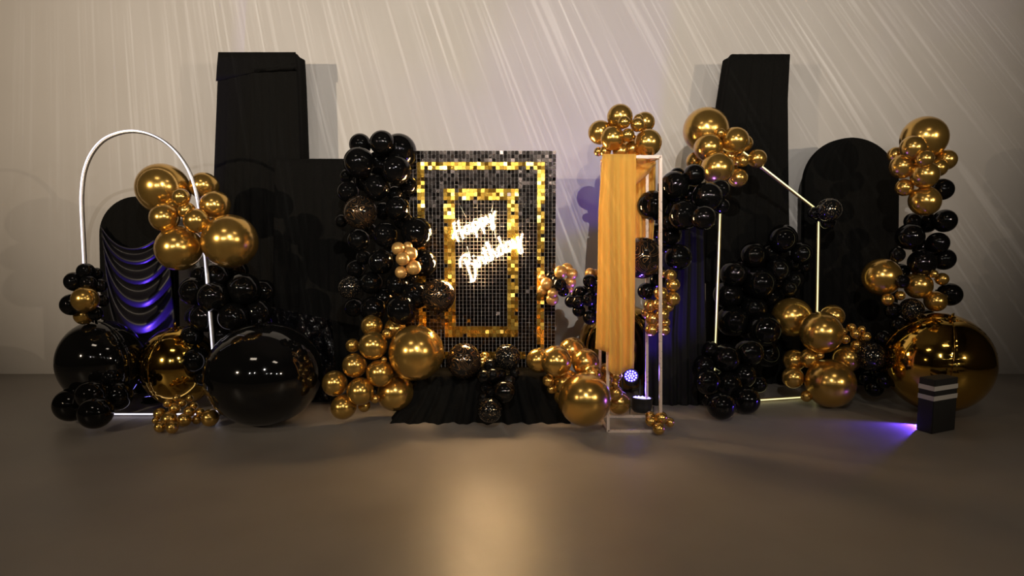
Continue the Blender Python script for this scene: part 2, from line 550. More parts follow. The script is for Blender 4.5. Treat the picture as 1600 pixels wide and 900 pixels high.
def sheet(name, edges, D_fn, material, parent, nu=26, thick=0.006, fold=0.012, nf=4, phase=0.0, hem=None):
    """hanging cloth strip: edges = [(py, xl, xr)] top to bottom"""
    V = []; F = []; rows = []
    for i in range(len(edges) - 1):
        n_ = max(1, int(abs(edges[i + 1][0] - edges[i][0]) / 10))
        for j in range(n_):
            t = j / n_; rows.append(tuple(edges[i][q] + (edges[i + 1][q] - edges[i][q]) * t for q in range(3)))
    rows.append(edges[-1]); y0, y1 = rows[0][0], rows[-1][0]
    for (py, xl, xr) in rows:
        t = (py - y0) / (y1 - y0)
        for k in range(nu + 1):
            s = k / nu
            hy = (hem(s) * t ** 6) if hem else 0
            d = D_fn(s, t) - fold * (0.35 + 0.65 * t) * math.sin(2 * PI * nf * s + phase + 0.9 * math.sin(3 * t + 2 * s))
            V.append(P(xl + (xr - xl) * s, py + hy, d))
    n1 = nu + 1
    for i in range(len(rows) - 1):
        for k in range(nu):
            F.append((i * n1 + k, i * n1 + k + 1, (i + 1) * n1 + k + 1, (i + 1) * n1 + k))
    o = link(name, mesh(name, V, F), material, parent)
    sm = o.modifiers.new('thickness', 'SOLIDIFY'); sm.thickness = thick; sm.offset = 0
    return o


# tall draped tower on the left, with its folded top flap
t_ = draped('draped_tower', 'tall black cloth tower on the left with a folded flap at its top', 'backdrop',
            [(83, 342, 461), (125, 340, 463.5), (200, 337, 466.5), (330, 332, 471), (500, 327, 477)], 6.25, 0.3, M['black_cloth'], folds=7, amp=0.012)
sheet('top_flap', [(81.5, 341, 462), (104, 339, 464.5), (127, 337.5, 463.5)], lambda s, t: 6.242, M['black_cloth'], t_, nf=3.5, fold=0.003, nu=40, thick=0.004, hem=lambda s: -30 * s)
# lower, wider draped panel beside it
draped('draped_backdrop', 'wide low black cloth panel between the left tower and the balloon column', 'backdrop',
       [(248, 430, 646), (330, 428, 648), (560, 425, 650)], 6.05, 0.15, M['black_cloth'], folds=15, amp=0.014, phase=0.6)
# right tower
draped('draped_tower', 'tall slanted black cloth tower on the right behind the gold balloons', 'backdrop',
       [(84.5, 1144, 1234.5), (155, 1133, 1231), (260, 1119, 1232), (340, 1105, 1233), (438, 1103, 1235), (448, 1116, 1235), (520, 1116, 1237)], 6.3, 0.28, M['black_cloth'], folds=6, amp=0.012, phase=1.1)
# low draped pillar behind the stand
draped('draped_pillar', 'black cloth pillar with violet lit edge behind the champagne stand', 'backdrop',
       [(285, 1036, 1096), (400, 1028, 1100), (520, 1012, 1103), (600, 1011, 1105)], 5.55, 0.18, M['pillar_cloth'], folds=5, amp=0.016, phase=2.0)


def arch_levels(cx, r, top, bottom, lean=0.0):
    lv = []
    for i in range(0, 15):
        a = PI / 2 * i / 14
        y = top + r * (1 - math.cos(a)) * 1.0
        lv.append((y + 0.01 * i, cx - r * max(math.sin(a), 0.03), cx + r * max(math.sin(a), 0.03)))
    lv.append((bottom, cx - r + lean, cx + r + lean))
    return lv


arch_r = draped('arch_panel', 'tall round-topped black cloth arch on the right with nothing above it', 'backdrop',
                arch_levels(1331.5, 73.5, 215, 560, -3), 6.25, 0.08, M['black_cloth'], folds=11, amp=0.006, phase=0.4)
arch_l = draped('arch_panel', 'short round-topped black arch on the left inside the lit hoop', 'backdrop',
                arch_levels(213, 58, 307, 560, 4), 5.95, 0.08, M['black_cloth'], folds=9, amp=0.006, phase=0.4)

# satin swag hanging on the left arch
V = []; F = []; NU, NV = 40, 90
for j in range(NV + 1):
    v = j / NV
    for i in range(NU + 1):
        u = i / NU
        xl, xr = 158 + 8 * v, 260 + 14 * v
        sag = 35 + 68 * v
        uu = u ** (1.0 + 0.15 * v)
        x = xl + (xr - xl) * u
        skew = 1 - abs(2 * (u ** (0.92 - 0.25 * v)) - 1) ** 2.1
        y = 352 + (80 + 75 * u) * v + sag * skew
        rip = math.sin(2 * PI * 5.6 * v ** 0.75 + 0.8 * math.sin(u * 4))
        d = 5.93 - 0.05 * math.sin(PI * u) * (0.5 + v) - 0.035 * rip * (0.35 + 0.65 * math.sin(PI * u)) - 0.02
        V.append(P(x, y, d))
for j in range(NV):
    for i in range(NU):
        a = j * (NU + 1) + i; F.append((a, a + 1, a + NU + 2, a + NU + 1))
bs = P(213, 520, 5.85)
sw = tag(link('satin_swag', mesh('satin_swag', V, F), M['satin'], None), 'black satin swag with blue lit cowl folds hanging on the left arch', 'drape')
sm = sw.modifiers.new('thickness', 'SOLIDIFY'); sm.thickness = 0.004
# crumpled black plastic film behind the giant black orb
V = []; F = []; NU, NV = 46, 46
for j in range(NV + 1):
    for i in range(NU + 1):
        u, v = i / NU, j / NV
        x = 418 + 100 * u + 10 * v; y = 478 + 150 * v + 22 * u * (1 - v)
        q = Vector((u * 5, v * 5, 0.3))
        d = 5.74 - 0.16 * noise.noise(q * 0.8) - 0.07 * abs(noise.noise(q * 2.1)) - 0.03 * noise.noise(q * 5) - 0.10 * v
        pt = P(x, y, d); pt.z = max(pt.z, 0.006); V.append(pt)
for j in range(NV):
    for i in range(NU):
        a = j * (NU + 1) + i; F.append((a, a + 1, a + NU + 2, a + NU + 1))
fm = tag(link('plastic_sheet', mesh('plastic_sheet', V, F), M['black_film'], None), 'crumpled shiny black plastic sheet between the giant black orb and gold balloons', 'plastic sheet')
sm = fm.modifiers.new('thickness', 'SOLIDIFY'); sm.thickness = 0.003

# ------------------------------------------------------------------ sequin panel
PD = 5.55
pL, pR = P(636, 400, PD).x, P(868, 400, PD).x
pT = P(752, 235.5, PD).z
panel = empty('sequin_panel', ((pL + pR) / 2, PD, 0), 'black sequin wall panel with two nested gold rectangles', 'sequin panel')
bw = pR - pL
box_obj('backing', ((pL + pR) / 2, PD + 0.016, pT / 2), bw, 0.02, pT, M['panel_back'], panel)
for sx in (-1, 1):
    box_obj('frame_upright', ((pL + pR) / 2 + sx * (bw / 2 - 0.02), PD + 0.05, pT / 2), 0.03, 0.045, pT - 0.02, M['panel_frame'], panel)
box_obj('frame_rail', ((pL + pR) / 2, PD + 0.05, pT - 0.03), bw - 0.08, 0.045, 0.03, M['panel_frame'], panel)
COLS = 40; pitch = bw / COLS; ROWS = int(pT / pitch)


def is_gold(px, py):
    if 653 <= px <= 851 and 252 <= py <= 563:
        if px < 665.5 or px > 839 or py < 264.5: return True
        if py > 551 and px < 823: return True
    if 694 <= px <= 812 and 294 <= py <= 523.5:
        if px < 712 or px > 793 or py < 312 or py > 506: return True
    return False


def seq_part(gold):
    V = []; F = []; tone = []
    rnd = random.Random(5 if gold else 6)
    rz_ = random.Random(77)
    for r_ in range(ROWS):
        for c_ in range(COLS):
            x = pL + (c_ + 0.5) * pitch; z = pT - (r_ + 0.5) * pitch
            py = 235.5 + (r_ + 0.5) * 5.8; px = 636 + (c_ + 0.5) * 5.8
            g = is_gold(px, py)
            flip = rz_.random()
            if g and flip < 0.05: g = False
            elif (not g) and flip < 0.0012: g = True
            if g != gold: continue
            h = pitch * (0.445 if not gold else 0.487)
            tx = rnd.gauss(0, 0.035 if not gold else 0.075) + 0.0; tz = rnd.gauss(0, 0.03 if not gold else 0.07)
            if rnd.random() < (0.035 if not gold else 0.07): tx += rnd.uniform(-0.5, 0.35); tz += rnd.uniform(-0.3, 0.3)
            mt = Matrix.Translation((x, PD - 0.010, z + h * 0.9)) @ Matrix.Rotation(tz, 4, 'Z') @ Matrix.Rotation(tx, 4, 'X') @ Matrix.Translation((0, 0, -h * 0.9))
            b0 = len(V)
            for yy in (-0.0012, 0.0012):
                for (sx, sz) in ((-1, -1), (1, -1), (1, 1), (-1, 1)):
                    V.append(mt @ Vector((sx * h, yy, sz * h)))
            F += [(b0, b0 + 1, b0 + 2, b0 + 3), (b0 + 7, b0 + 6, b0 + 5, b0 + 4), (b0, b0 + 4, b0 + 5, b0 + 1),
                  (b0 + 1, b0 + 5, b0 + 6, b0 + 2), (b0 + 2, b0 + 6, b0 + 7, b0 + 3), (b0 + 3, b0 + 7, b0 + 4, b0)]
            tone += [rnd.random()] * 6
    nm = 'gold_sequins' if gold else 'black_sequins'
    me = mesh(nm, V, F)
    at = me.attributes.new('tone', 'FLOAT', 'FACE'); at.data.foreach_set('value', tone)
    o = link(nm, me, M['seq_gold' if gold else 'seq_black'], panel, smooth=False)
    o['kind'] = 'stuff'
    o['label'] = 'square mirror gold sequins forming two nested rectangles' if gold else 'square mirror black sequins on a pale grid'
    return o


seq_part(False); seq_part(True)

# ------------------------------------------------------------------ neon sign, two scripts
GL = {
    'H': (1.35, [[(0.10, -0.35), (0.05, 0.1), (0.22, 1.0), (0.42, 1.8), (0.62, 2.1), (0.72, 1.9)],
                 [(0.80, -0.3), (0.82, 0.3), (0.95, 1.2), (1.15, 1.95), (1.32, 2.05)],
                 [(-0.45, 0.35), (-0.15, 0.75), (0.35, 0.95), (0.9, 0.85), (1.25, 0.35), (1.45, 0.25)]]),
    'a': (1.08, [[(0.78, 0.85), (0.5, 1.02), (0.15, 0.75), (0.06, 0.28), (0.28, 0.0), (0.58, 0.3), (0.82, 0.98), (0.76, 0.35), (0.88, 0.0), (1.12, 0.25)]]),
    'p': (1.05, [[(0.02, 0.25), (0.28, 1.0), (0.22, 0.2), (0.05, -0.95)],
                 [(0.22, 0.45), (0.48, 1.0), (0.78, 0.85), (0.72, 0.25), (0.4, 0.02), (0.25, 0.2), (0.6, 0.05), (1.08, 0.25)]]),
    'y': (1.2, [[(0.0, 0.25), (0.12, 0.95), (0.15, 0.35), (0.38, 0.05), (0.65, 0.4), (0.78, 1.0), (0.70, 0.0), (0.5, -0.85), (0.18, -0.9), (0.2, -0.5), (0.7, 0.0), (1.25, 0.75), (1.55, 1.0)]]),
    'B': (1.15, [[(0.30, 1.7), (0.25, 0.9), (0.12, 0.0), (-0.05, -0.9), (-0.3, -1.15)],
                 [(-0.55, 1.05), (-0.25, 1.7), (0.3, 2.1), (0.85, 2.0), (0.9, 1.45), (0.3, 0.95), (0.85, 0.8), (0.98, 0.2), (0.6, -0.7), (0.1, -1.15), (-0.3, -1.0)]]),
    'i': (0.58, [[(0.0, 0.2), (0.22, 1.0), (0.2, 0.3), (0.35, 0.0), (0.6, 0.25)], [(0.28, 1.42), (0.33, 1.52)]]),
    'r': (0.8, [[(0.0, 0.25), (0.2, 1.08), (0.32, 0.88), (0.58, 0.9), (0.5, 0.3), (0.62, 0.0), (0.82, 0.25)]]),
    't': (0.75, [[(0.0, 0.25), (0.3, 1.1), (0.45, 1.85), (0.32, 0.7), (0.35, 0.08), (0.58, 0.05), (0.78, 0.25)], [(0.02, 1.25), (0.7, 1.35)]]),
    'h': (1.02, [[(0.0, 0.25), (0.32, 1.1), (0.5, 1.95), (0.34, 2.1), (0.18, 1.2), (0.10, 0.0), (0.3, 0.75), (0.56, 0.98), (0.64, 0.5), (0.7, 0.05), (1.04, 0.25)]]),
    'd': (1.08, [[(0.75, 0.8), (0.42, 1.0), (0.12, 0.65), (0.15, 0.12), (0.42, 0.02), (0.68, 0.45), (0.88, 1.4), (0.95, 2.05), (0.80, 0.7), (0.86, 0.05), (1.1, 0.25)]]),
}
ND = PD - 0.045


def neon_word(word, x0, y0, angle, sc, label, hang, ksx=1.0):
    ca, sa = math.cos(math.radians(angle)), math.sin(math.radians(angle))
    o0 = P(x0, y0, ND)
    root = empty('neon_sign', o0, label, 'neon sign', 'neon words on the sequin panel')
    pen = 0.0; plateV = []; plateF = []
    for ch in word:
        wd, strokes = GL[ch]
        V = []; F = []
        for st in strokes:
            pts = []
            for (a, b) in st:
                a = (a + pen) * ksx
                pts.append(P(x0 + (a * ca - b * sa) * sc, y0 - (a * sa + b * ca) * sc, ND))
            cur = catmull(pts, 6)
            v, f = tube(cur, 0.0045, seg=8); o_ = len(V); V += v; F += [tuple(i + o_ for i in q) for q in f]
            back = [q + Vector((0, 0.014, 0)) for q in cur]
            v, f = tube(back, 0.0165, seg=8, flat=0.12); o_ = len(plateV); plateV += v; plateF += [tuple(i + o_ for i in q) for q in f]
        link('letter', mesh('letter', V, F), M['neon'], root)
        pen += wd
    link('backing_plate', mesh('backing_plate', plateV, plateF), M['acrylic'], root)
    for (ax, ay, bx, by) in hang:
        tube_obj('hanging_wire', [P(ax, ay, ND + 0.01), P(bx, by, ND + 0.02)], 0.0015, M['wire'], root, seg=6)
    return root


neon_word('Happy', 714, 374, 27, 12.0, 'glowing white neon word Happy on the sequin panel', [(728, 339, 716, 316), (768, 330, 772, 312)])
neon_word('Birthday', 732, 426, 28.5, 12.9, 'glowing white neon word Birthday below the shorter one', [(735, 405, 730, 385), (774, 372, 771, 345)])

# ------------------------------------------------------------------ LED hoop (left) and LED house frame (right)
AD = 5.24
arch_px = [(141, 656), (136, 540), (131.5, 420), (127, 330), (127, 300), (131, 268), (142, 240), (160, 219), (183, 208), (207, 204.5),
           (232, 209), (256, 221), (277, 240), (293, 264), (303, 290), (310, 322), (316, 362), (321, 410), (331, 530), (341, 656)]
hoop = empty('led_hoop', G(241, 656), 'tall round-topped metal hoop with a cool white light strip', 'light frame')
cur = catmull([P(x, y, AD) for x, y in arch_px], 8)
for q in cur: q.z = max(q.z, 0.012)
tube_obj('hoop_tube', [q + Vector((0.003, 0.012, -0.004)) for q in cur], 0.0125, M['white_tube'], hoop, seg=10)
tube_obj('light_strip', [q + Vector((-0.004, -0.004, 0.003)) for q in cur], 0.0047, M['led_cool'], hoop, seg=8)
a_, b_ = P(141, 656, AD), P(341, 656, AD); a_.z = b_.z = 0.013
tube_obj('base_bar', [a_ + Vector((0, 0.012, 0)), b_ + Vector((0, 0.012, 0))], 0.0125, M['white_tube'], hoop)
tube_obj('light_strip', [a_ + Vector((0, -0.004, 0.004)), b_ + Vector((0, -0.004, 0.004))], 0.006, M['led_cool'], hoop)

hl, hr = G(1115.5, 633), G(1275.5, 622)
house = empty('led_light_frame', (hl + hr) / 2, 'tall slant-topped frame with yellow light strips among black balloons', 'light frame')
HD = lambda px: hl.y + (hr.y - hl.y) * (px - 1116) / 160
corners = [(1115.5, 633), (1130.5, 214), (1280.5, 331), (1275.5, 622)]
cp = [P(x, y, HD(x)) for x, y in corners]
cp[0].z = cp[3].z = 0.014
for i in range(4):
    p, q = cp[i], cp[(i + 1) % 4]
    u = (q - p).normalized()
    nm = ('post', 'top_bar', 'post', 'base_bar')[i]
    o = tube_obj(nm, [p - u * 0.008 + Vector((0, 0.016, 0)), q + u * 0.008 + Vector((0, 0.016, 0))], 0.014, M['brass_tube'], house)
    off = Vector((-0.008, 0, 0.003)) if i in (0, 2) else Vector((0, 0, 0.003))
    tube_obj('light_strip', [p + Vector((0, -0.003, 0)) + off, (p + q) / 2 + Vector((0.002, -0.003, 0)) + off, q + Vector((0, -0.003, 0)) + off], 0.0055, M['led_yellow'], o, seg=8)

# ------------------------------------------------------------------ champagne display stand with chiffon
f0, f1 = G(950, 676), G(1032, 676)
b0, b1 = G(936.5, 652.5), G(1010.5, 652.5)
SH = P(1032, 245, f1.y).z
# sight-true uprights: the stand leans a touch, as in the photo
top = {'fl': P(948, 245.5, f0.y), 'fr': P(1032, 245.5, f1.y), 'bl': P(940.5, 252, b0.y), 'br': P(1011, 252, b1.y)}
bot = {'fl': f0, 'fr': f1, 'bl': b0, 'br': b1}
for k_ in bot: bot[k_] = bot[k_] + Vector((0, 0, 0.012)); top[k_].z = SH
stand = empty('display_stand', (f0 + f1 + b0 + b1) / 4, 'tall open champagne metal frame stand draped with mustard fabric', 'stand')


def bar(name, a, b, w_, mt_, parent):
    V, F = tube([a, b], w_ * 0.7071, seg=4, axis=Vector((0.0, 1.0, 0.0)) if abs((b - a).normalized().y) < 0.9 else Vector((0, 0, 1)))
    d = (b - a).normalized()
    ax = Vector((0, 1, 0)) if abs(d.y) < 0.9 else Vector((0, 0, 1))
    u = ax.cross(d).normalized(); v = d.cross(u); h = w_ / 2
    V = [p + u * s1_ * h + v * s2_ * h for p in (a, b) for s1_, s2_ in ((-1, -1), (1, -1), (1, 1), (-1, 1))]
    F = [(0, 1, 5, 4), (1, 2, 6, 5), (2, 3, 7, 6), (3, 0, 4, 7), (3, 2, 1, 0), (4, 5, 6, 7)]
    return link(name, mesh(name, V, F), mt_, parent, smooth=False)


for k_ in ('fl', 'fr', 'bl', 'br'): bar('post', bot[k_], top[k_], 0.021, M['rose_metal'], stand)
for a, b in (('fl', 'fr'), ('bl', 'br'), ('fl', 'bl'), ('fr', 'br')):
    bar('top_rail', top[a], top[b], 0.021, M['rose_metal'], stand)
    bar('base_rail', bot[a], bot[b], 0.021, M['rose_metal'], stand)

FD = f0.y - 0.035
ch = empty('chiffon_drape', P(962, 580, FD), 'mustard chiffon fabric hanging over the champagne stand', 'drape')
sheet('front_panel', [(242, 947, 994), (300, 948, 993.5), (420, 951, 992), (520, 952, 991), (579, 951, 990)], lambda s, t: FD + 0.0 - 0.01 * t, M['chiffon'], ch, nf=2.6, fold=0.022, phase=0.5, nu=40, hem=lambda s: 6 * math.sin(5 * s) + 3 * s)
sheet('side_panel', [(242.5, 941.5, 966), (330, 935.5, 965), (450, 934, 964), (548, 931, 957)], lambda s, t: FD - 0.035 + 0.04 * s - 0.01 * t, M['chiffon'], ch, nf=1.6, fold=0.02, phase=2.2, hem=lambda s: 7 * s - 3)
# cloth lying over the top, from the front rail to the rear rail
V = []; F = []
for j in range(13):
    for i in range(15):
        u, v = i / 14, j / 12
        a = P(942 + 52 * u, 242, FD); b = P(938 + 60 * u, 250, b0.y + 0.02)
        q = a.lerp(b, v); q.z = SH + 0.016 - 0.035 * math.sin(PI * v) * (0.6 + 0.4 * math.sin(7 * u)) - 0.0 * u
        V.append(q)
for j in range(12):
    for i in range(14):
        a = j * 15 + i; F.append((a, a + 1, a + 16, a + 15))
o = link('top_panel', mesh('top_panel', V, F), M['chiffon'], ch); sm = o.modifiers.new('thickness', 'SOLIDIFY'); sm.thickness = 0.006
sheet('rear_panel', [(252, 982, 1024), (300, 988, 1024), (350, 990, 1022), (404, 990, 1018)], lambda s, t: b0.y + 0.04, M['chiffon'], ch, nf=3.3, fold=0.02, phase=0.2, nu=36)
# slanting swag from the front rail to the rear post
V = []; F = []
for j in range(13):
    for i in range(17):
        u, v = i / 16, j / 12
        x = 986 + 38 * u; yt = 246 + 3 * u; yb = 292 - 34 * u ** 1.3
        V.append(P(x, yt + (yb - yt) * v, f0.y + 0.10 + 0.22 * u - 0.03 * math.sin(9 * v + 3 * u)))
for j in range(12):
    for i in range(16):
        a = j * 17 + i; F.append((a, a + 1, a + 18, a + 17))
o = link('swag', mesh('swag', V, F), M['chiffon'], ch); sm = o.modifiers.new('thickness', 'SOLIDIFY'); sm.thickness = 0.006

# ------------------------------------------------------------------ black cloth plinth before the sequin panel
draped('cloth_plinth', 'low black cloth covered plinth at the foot of the sequin panel', 'plinth',
       [(588, 652, 858), (600, 650, 860), (625, 645, 862)], 5.17, 0.33, M['black_cloth'], folds=8, amp=0.030, flare=0.13, phase=0.9, ny=160)

# ------------------------------------------------------------------ giant foil orbs
def orb(name, label, px, py, rx, rz, D, material, gores=4, rot=0.0, tilt=0.0, wr=0.012, seam_c=None):
    c = P(px, py, D); k = S(py, D); Rx, Rz = rx * k, rz * k
    if c.z - Rz < 0.002: c.z = Rz + 0.002
    root = empty(name, (c.x, c.y, c.z - Rz), label, 'balloon')
    NS, NR = 128, 72; V = []; F = []
    mt = Matrix.Translation(c) @ Matrix.Rotation(tilt, 4, 'X') @ Matrix.Rotation(rot, 4, 'Z')
    # seams run as meridians about a horizontal-ish pole
    for i in range(NR + 1):
        th = PI * i / NR
        for j in range(NS):
            ph = 2 * PI * j / NS
            g = (ph / (2 * PI) * gores) % 1.0; ds = min(g, 1 - g)          # 0 on a seam
            near = math.exp(-(ds / 0.10) ** 2)
            groove = -0.022 * math.exp(-(ds / 0.02) ** 2)
            wrk = wr * near * (math.sin(th * 46 + 3 * math.sin(ph * gores)) * (0.6 + 0.4 * math.sin(th * 13)))
            pole = -0.03 * (math.exp(-(th / 0.16) ** 2) + math.exp(-((PI - th) / 0.16) ** 2))
            r_ = 1 + (groove + wrk) * math.sin(th) + pole
            V.append(mt @ Vector((r_ * math.sin(th) * math.cos(ph) * Rx, r_ * math.sin(th) * math.sin(ph) * Rx, r_ * math.cos(th) * Rz)))
    for i in range(NR):
        for j in range(NS):
            a, b = i * NS + j, i * NS + (j + 1) % NS
            F.append((a, a + NS, b + NS, b))
    me = mesh(name, V, F)
    zmin = min(v.co.z for v in me.vertices)
    if zmin < 0:
        for v in me.vertices: v.co.z -= zmin
    link('foil_skin', me, material, root)
    for j in range(gores):
        ph = 2 * PI * j / gores
        pts = [mt @ Vector((0.988 * math.sin(t) * math.cos(ph) * Rx, 0.988 * math.sin(t) * math.sin(ph) * Rx, 0.988 * math.cos(t) * Rz)) for t in [PI * (0.03 + 0.94 * q / 40) for q in range(41)]]
        if zmin < 0: pts = [q - Vector((0, 0, zmin)) for q in pts]
        tube_obj('seam', pts, 0.006, seam_c or material, root, seg=6)
    # filling valve
    tp = mt @ Vector((0, 0, Rz * 0.99))
    u = (tp - c).normalized()
    tube_obj('valve_tab', [tp - u * 0.01, tp + u * 0.03 + Vector((0.004, 0, 0)), tp + u * 0.05], 0.012, material, root, seg=8, flat=0.2)
    return root


orb('giant_balloon', 'giant glossy black foil orb sitting on the floor at left', 413, 594, 88, 79, 5.05, M['black_foil'], gores=2, rot=math.radians(-158), tilt=0.12)
orb('giant_balloon', 'large gold foil orb tucked left of the giant black orb', 280, 572, 57, 62, 5.46, M['gold_foil'], gores=4, rot=math.radians(-112), tilt=0.12, wr=0.022)
orb('giant_balloon', 'large dull black foil orb cut by the left edge of the photo', 158, 565, 62, 66, 5.32, M['black_foil'], gores=2, rot=math.radians(-22), tilt=0.1)
orb('giant_balloon', 'large gold foil orb half hidden behind the mustard fabric', 970, 545, 67, 68, 6.08, M['gold_foil'], gores=4, rot=0.5, tilt=0.1)
orb('giant_balloon', 'large gold foil orb at the right edge above a violet floor glow', 1464, 577, 78, 77, 5.40, M['gold_foil'], gores=4, rot=-0.35, tilt=0.35, wr=0.016)

# black box with white stripes leaning at the right edge
rt = Matrix.Rotation(math.radians(24), 4, 'Z')
cbx = G(1455, 690) * (4.78 / G(1455, 690).y); hwx, hwy = 0.13, 0.06
cc = Vector((cbx.x, 4.78, 0)) - (rt @ Vector((-hwx, -hwy, 0)))
bx = empty('striped_box', cc, 'black box with two white stripes at the right edge before the gold orb', 'box')
box_obj('body', cc + Vector((0, 0, 0.20)), hwx * 2, hwy * 2, 0.40, M['matte_black'], bx, bevel=0.004, rot=rt)
for zz in (0.335, 0.262):
    box_obj('stripe', cc + Vector((0, 0, zz)), hwx * 2 + 0.003, hwy * 2 + 0.003, 0.034, M['stripe'], bx, rot=rt)

# ------------------------------------------------------------------ LED uplights
VIOLET = (0.13, 0.05, 1.0)


def uplight(loc, aim, label, energy, size=58, color=None, r=0.062, floor=True, leds=True, ln=0.10):
    """par can: housing, face, ring of LED lenses, yoke"""
    loc = Vector(loc); d = (Vector(aim) - loc).normalized()
    root = empty('led_uplight', (loc.x, loc.y, 0), label, 'stage light', 'violet floor uplights')
    q = d.to_track_quat('Z', 'Y').to_matrix().to_4x4()
    mt = Matrix.Translation(loc) @ q
    V = []; F = []; seg = 28
    prof = [(0.0, -ln), (r * 0.7, -ln), (r * 0.92, -ln * 0.8), (r, -ln * 0.5), (r, 0.0), (r * 1.06, 0.004), (r * 1.06, 0.016), (r * 0.93, 0.016), (r * 0.93, 0.004)]
    for (a, z_) in prof:
        for k in range(seg):
            th = 2 * PI * k / seg; V.append(mt @ Vector((a * math.cos(th), a * math.sin(th), z_)))
    for i in range(len(prof) - 1):
        for k in range(seg):
            F.append((i * seg + k, i * seg + (k + 1) % seg, (i + 1) * seg + (k + 1) % seg, (i + 1) * seg + k))
    link('housing', mesh('housing', V, F), M['par_body'], root)
    V = [mt @ Vector((r * 0.94 * math.cos(2 * PI * k / seg), r * 0.94 * math.sin(2 * PI * k / seg), 0.004)) for k in range(seg)]
    V += [v + d * 0.003 for v in V]
    link('face_plate', mesh('face_plate', V, [tuple(range(seg)), tuple(range(2 * seg - 1, seg - 1, -1))] + [(k, (k + 1) % seg, seg + (k + 1) % seg, seg + k) for k in range(seg)]), M['par_face'], root, smooth=False)
    spots = [(0, 0)] + [(0.36, 2 * PI * k / 6) for k in range(6)] + [(0.72, 2 * PI * k / 12 + 0.2) for k in range(12)]
    for (a, th) in spots:
        bm = bmesh.new()
        bmesh.ops.create_uvsphere(bm, u_segments=10, v_segments=6, radius=r * 0.125,
                                  matrix=mt @ Matrix.Translation((a * r * math.cos(th), a * r * math.sin(th), 0.008)))
        link('led_lens', bm_mesh('led_lens', bm), M['par_led'], root)
    # yoke bracket down to the floor
    side = d.cross(Vector((0, 0, 1)))
    if side.length < 0.1: side = Vector((1, 0, 0))
    side.normalize()
    foot = Vector((loc.x, loc.y, 0.006)) - d * ln * 0.5; foot.z = 0.006
    mid_ = loc - d * ln * 0.45
    pts = [mid_ + side * (r + 0.012), foot + side * (r + 0.012), foot - side * (r + 0.012), mid_ - side * (r + 0.012)]
    tube_obj('yoke', pts, 0.006, M['par_body'], root, seg=6, axis=Vector((0.3, 1, 0.2)))
    l_ = spot('uplight_beam', loc + d * 0.03, loc + d, energy, color or VIOLET, size, 0.7, r * 0.5)
    return root


uplight(P(986, 588, 5.45), P(952, 300, 3.6), 'violet stage light tilted at the viewer beside the mustard fabric', 12, size=70, r=0.060)
uplight(P(1003, 624, 5.22), P(1003, 624, 5.22) + Vector((0.05, 0.10, 1.0)), 'violet stage light facing up behind the stand base', 60, size=110, r=0.082)
uplight(P(236, 622, 5.66), P(228, 480, 5.80), 'violet stage light on the floor behind the left gold orb', 170, size=44, r=0.065)
uplight(P(1447, 653, 5.02), G(1412, 668), 'violet stage light at the right gold orb shining left on the floor', 30, size=80, r=0.03, ln=0.05)

# ------------------------------------------------------------------ balloon clusters
B = 'black'; SP = 'speckle'; MB_ = 'marble'; PL = 'pearl'
garland('balloon_cluster', 'gold chrome balloon cluster tied to the lit hoop on the left', 'balloon cluster', 5.2,
        [(255, 296, 40, -0.1), (319, 291, 22, -0.16), (283, 308, 13.5, .12), (292, 329, 13.5, .12), (257, 340, 22, .06), (307, 345, 19.5, .14),
         (336, 321, 23, .0), (279, 388, 35, .08), (359, 377, 42, .08), (272, 326, 14, -.05)])
garland('balloon_cluster', 'black and gold balloons at the foot of the hoop on the left photo edge', 'balloon cluster', 5.12,
        [(134, 424, 13, 0, B), (150, 428, 10, -.05, B), (138, 442, 12, .03, B), (156, 446, 11, -.05, B), (133, 468, 20, .08), (131, 492, 15, -.05), (149, 490, 11, -.02, B),
         (160, 470, 10, -.05, B), (116, 440, 15, 0, B), (112, 476, 17, 0, B)])
garland('balloon_cluster', 'black balloons on the floor before the large left black orb', 'balloon cluster', 4.98,
        [(183, 618, 23, 0, B), (143, 617, 23, 0.02, B), (149, 645, 25, .1, B), (112, 632, 26, 0, B), (172, 590, 14, -.04, B)])
garland('balloon_cluster', 'small gold balloon bunch on the floor before the left gold orb', 'balloon cluster', 5.0,
        [(249, 646.5, 9), (273, 638, 9), (296, 643, 8.5), (264, 655, 12.5, .06), (288, 656, 10.5, .03), (307, 656, 7), (328, 653, 13.5, 0),
         (249.5, 667, 8.7, .08), (269, 668, 9.5, .08), (243, 657, 5.5, .05), (276, 622, 6, -.03), (296.6, 622, 5.5, -.03), (262, 630, 7, -.02), (285, 630, 7, -.04), (303, 634, 6), (313, 644, 7, -.03)])
garland('balloon_garland', 'shiny black balloon garland between the hoop cluster and the giant orb', 'balloon garland', 5.42,
        [(338, 432, 22, .05), (381, 452, 26), (333, 464, 24, .08), (303, 455, 22), (321, 495, 24, .06), (364, 496, 24, .06), (402, 488, 22), (347, 525, 20, .05),
         (306, 563, 20, .15), (300, 525, 17, .04), (412, 455, 18, -.1), (372, 424, 16, -.1), (385, 520, 20), (352, 470, 18, -.1), (312, 430, 14, -.1), (318, 590, 14, .1), (305, 495, 15, -.05)], default=B)
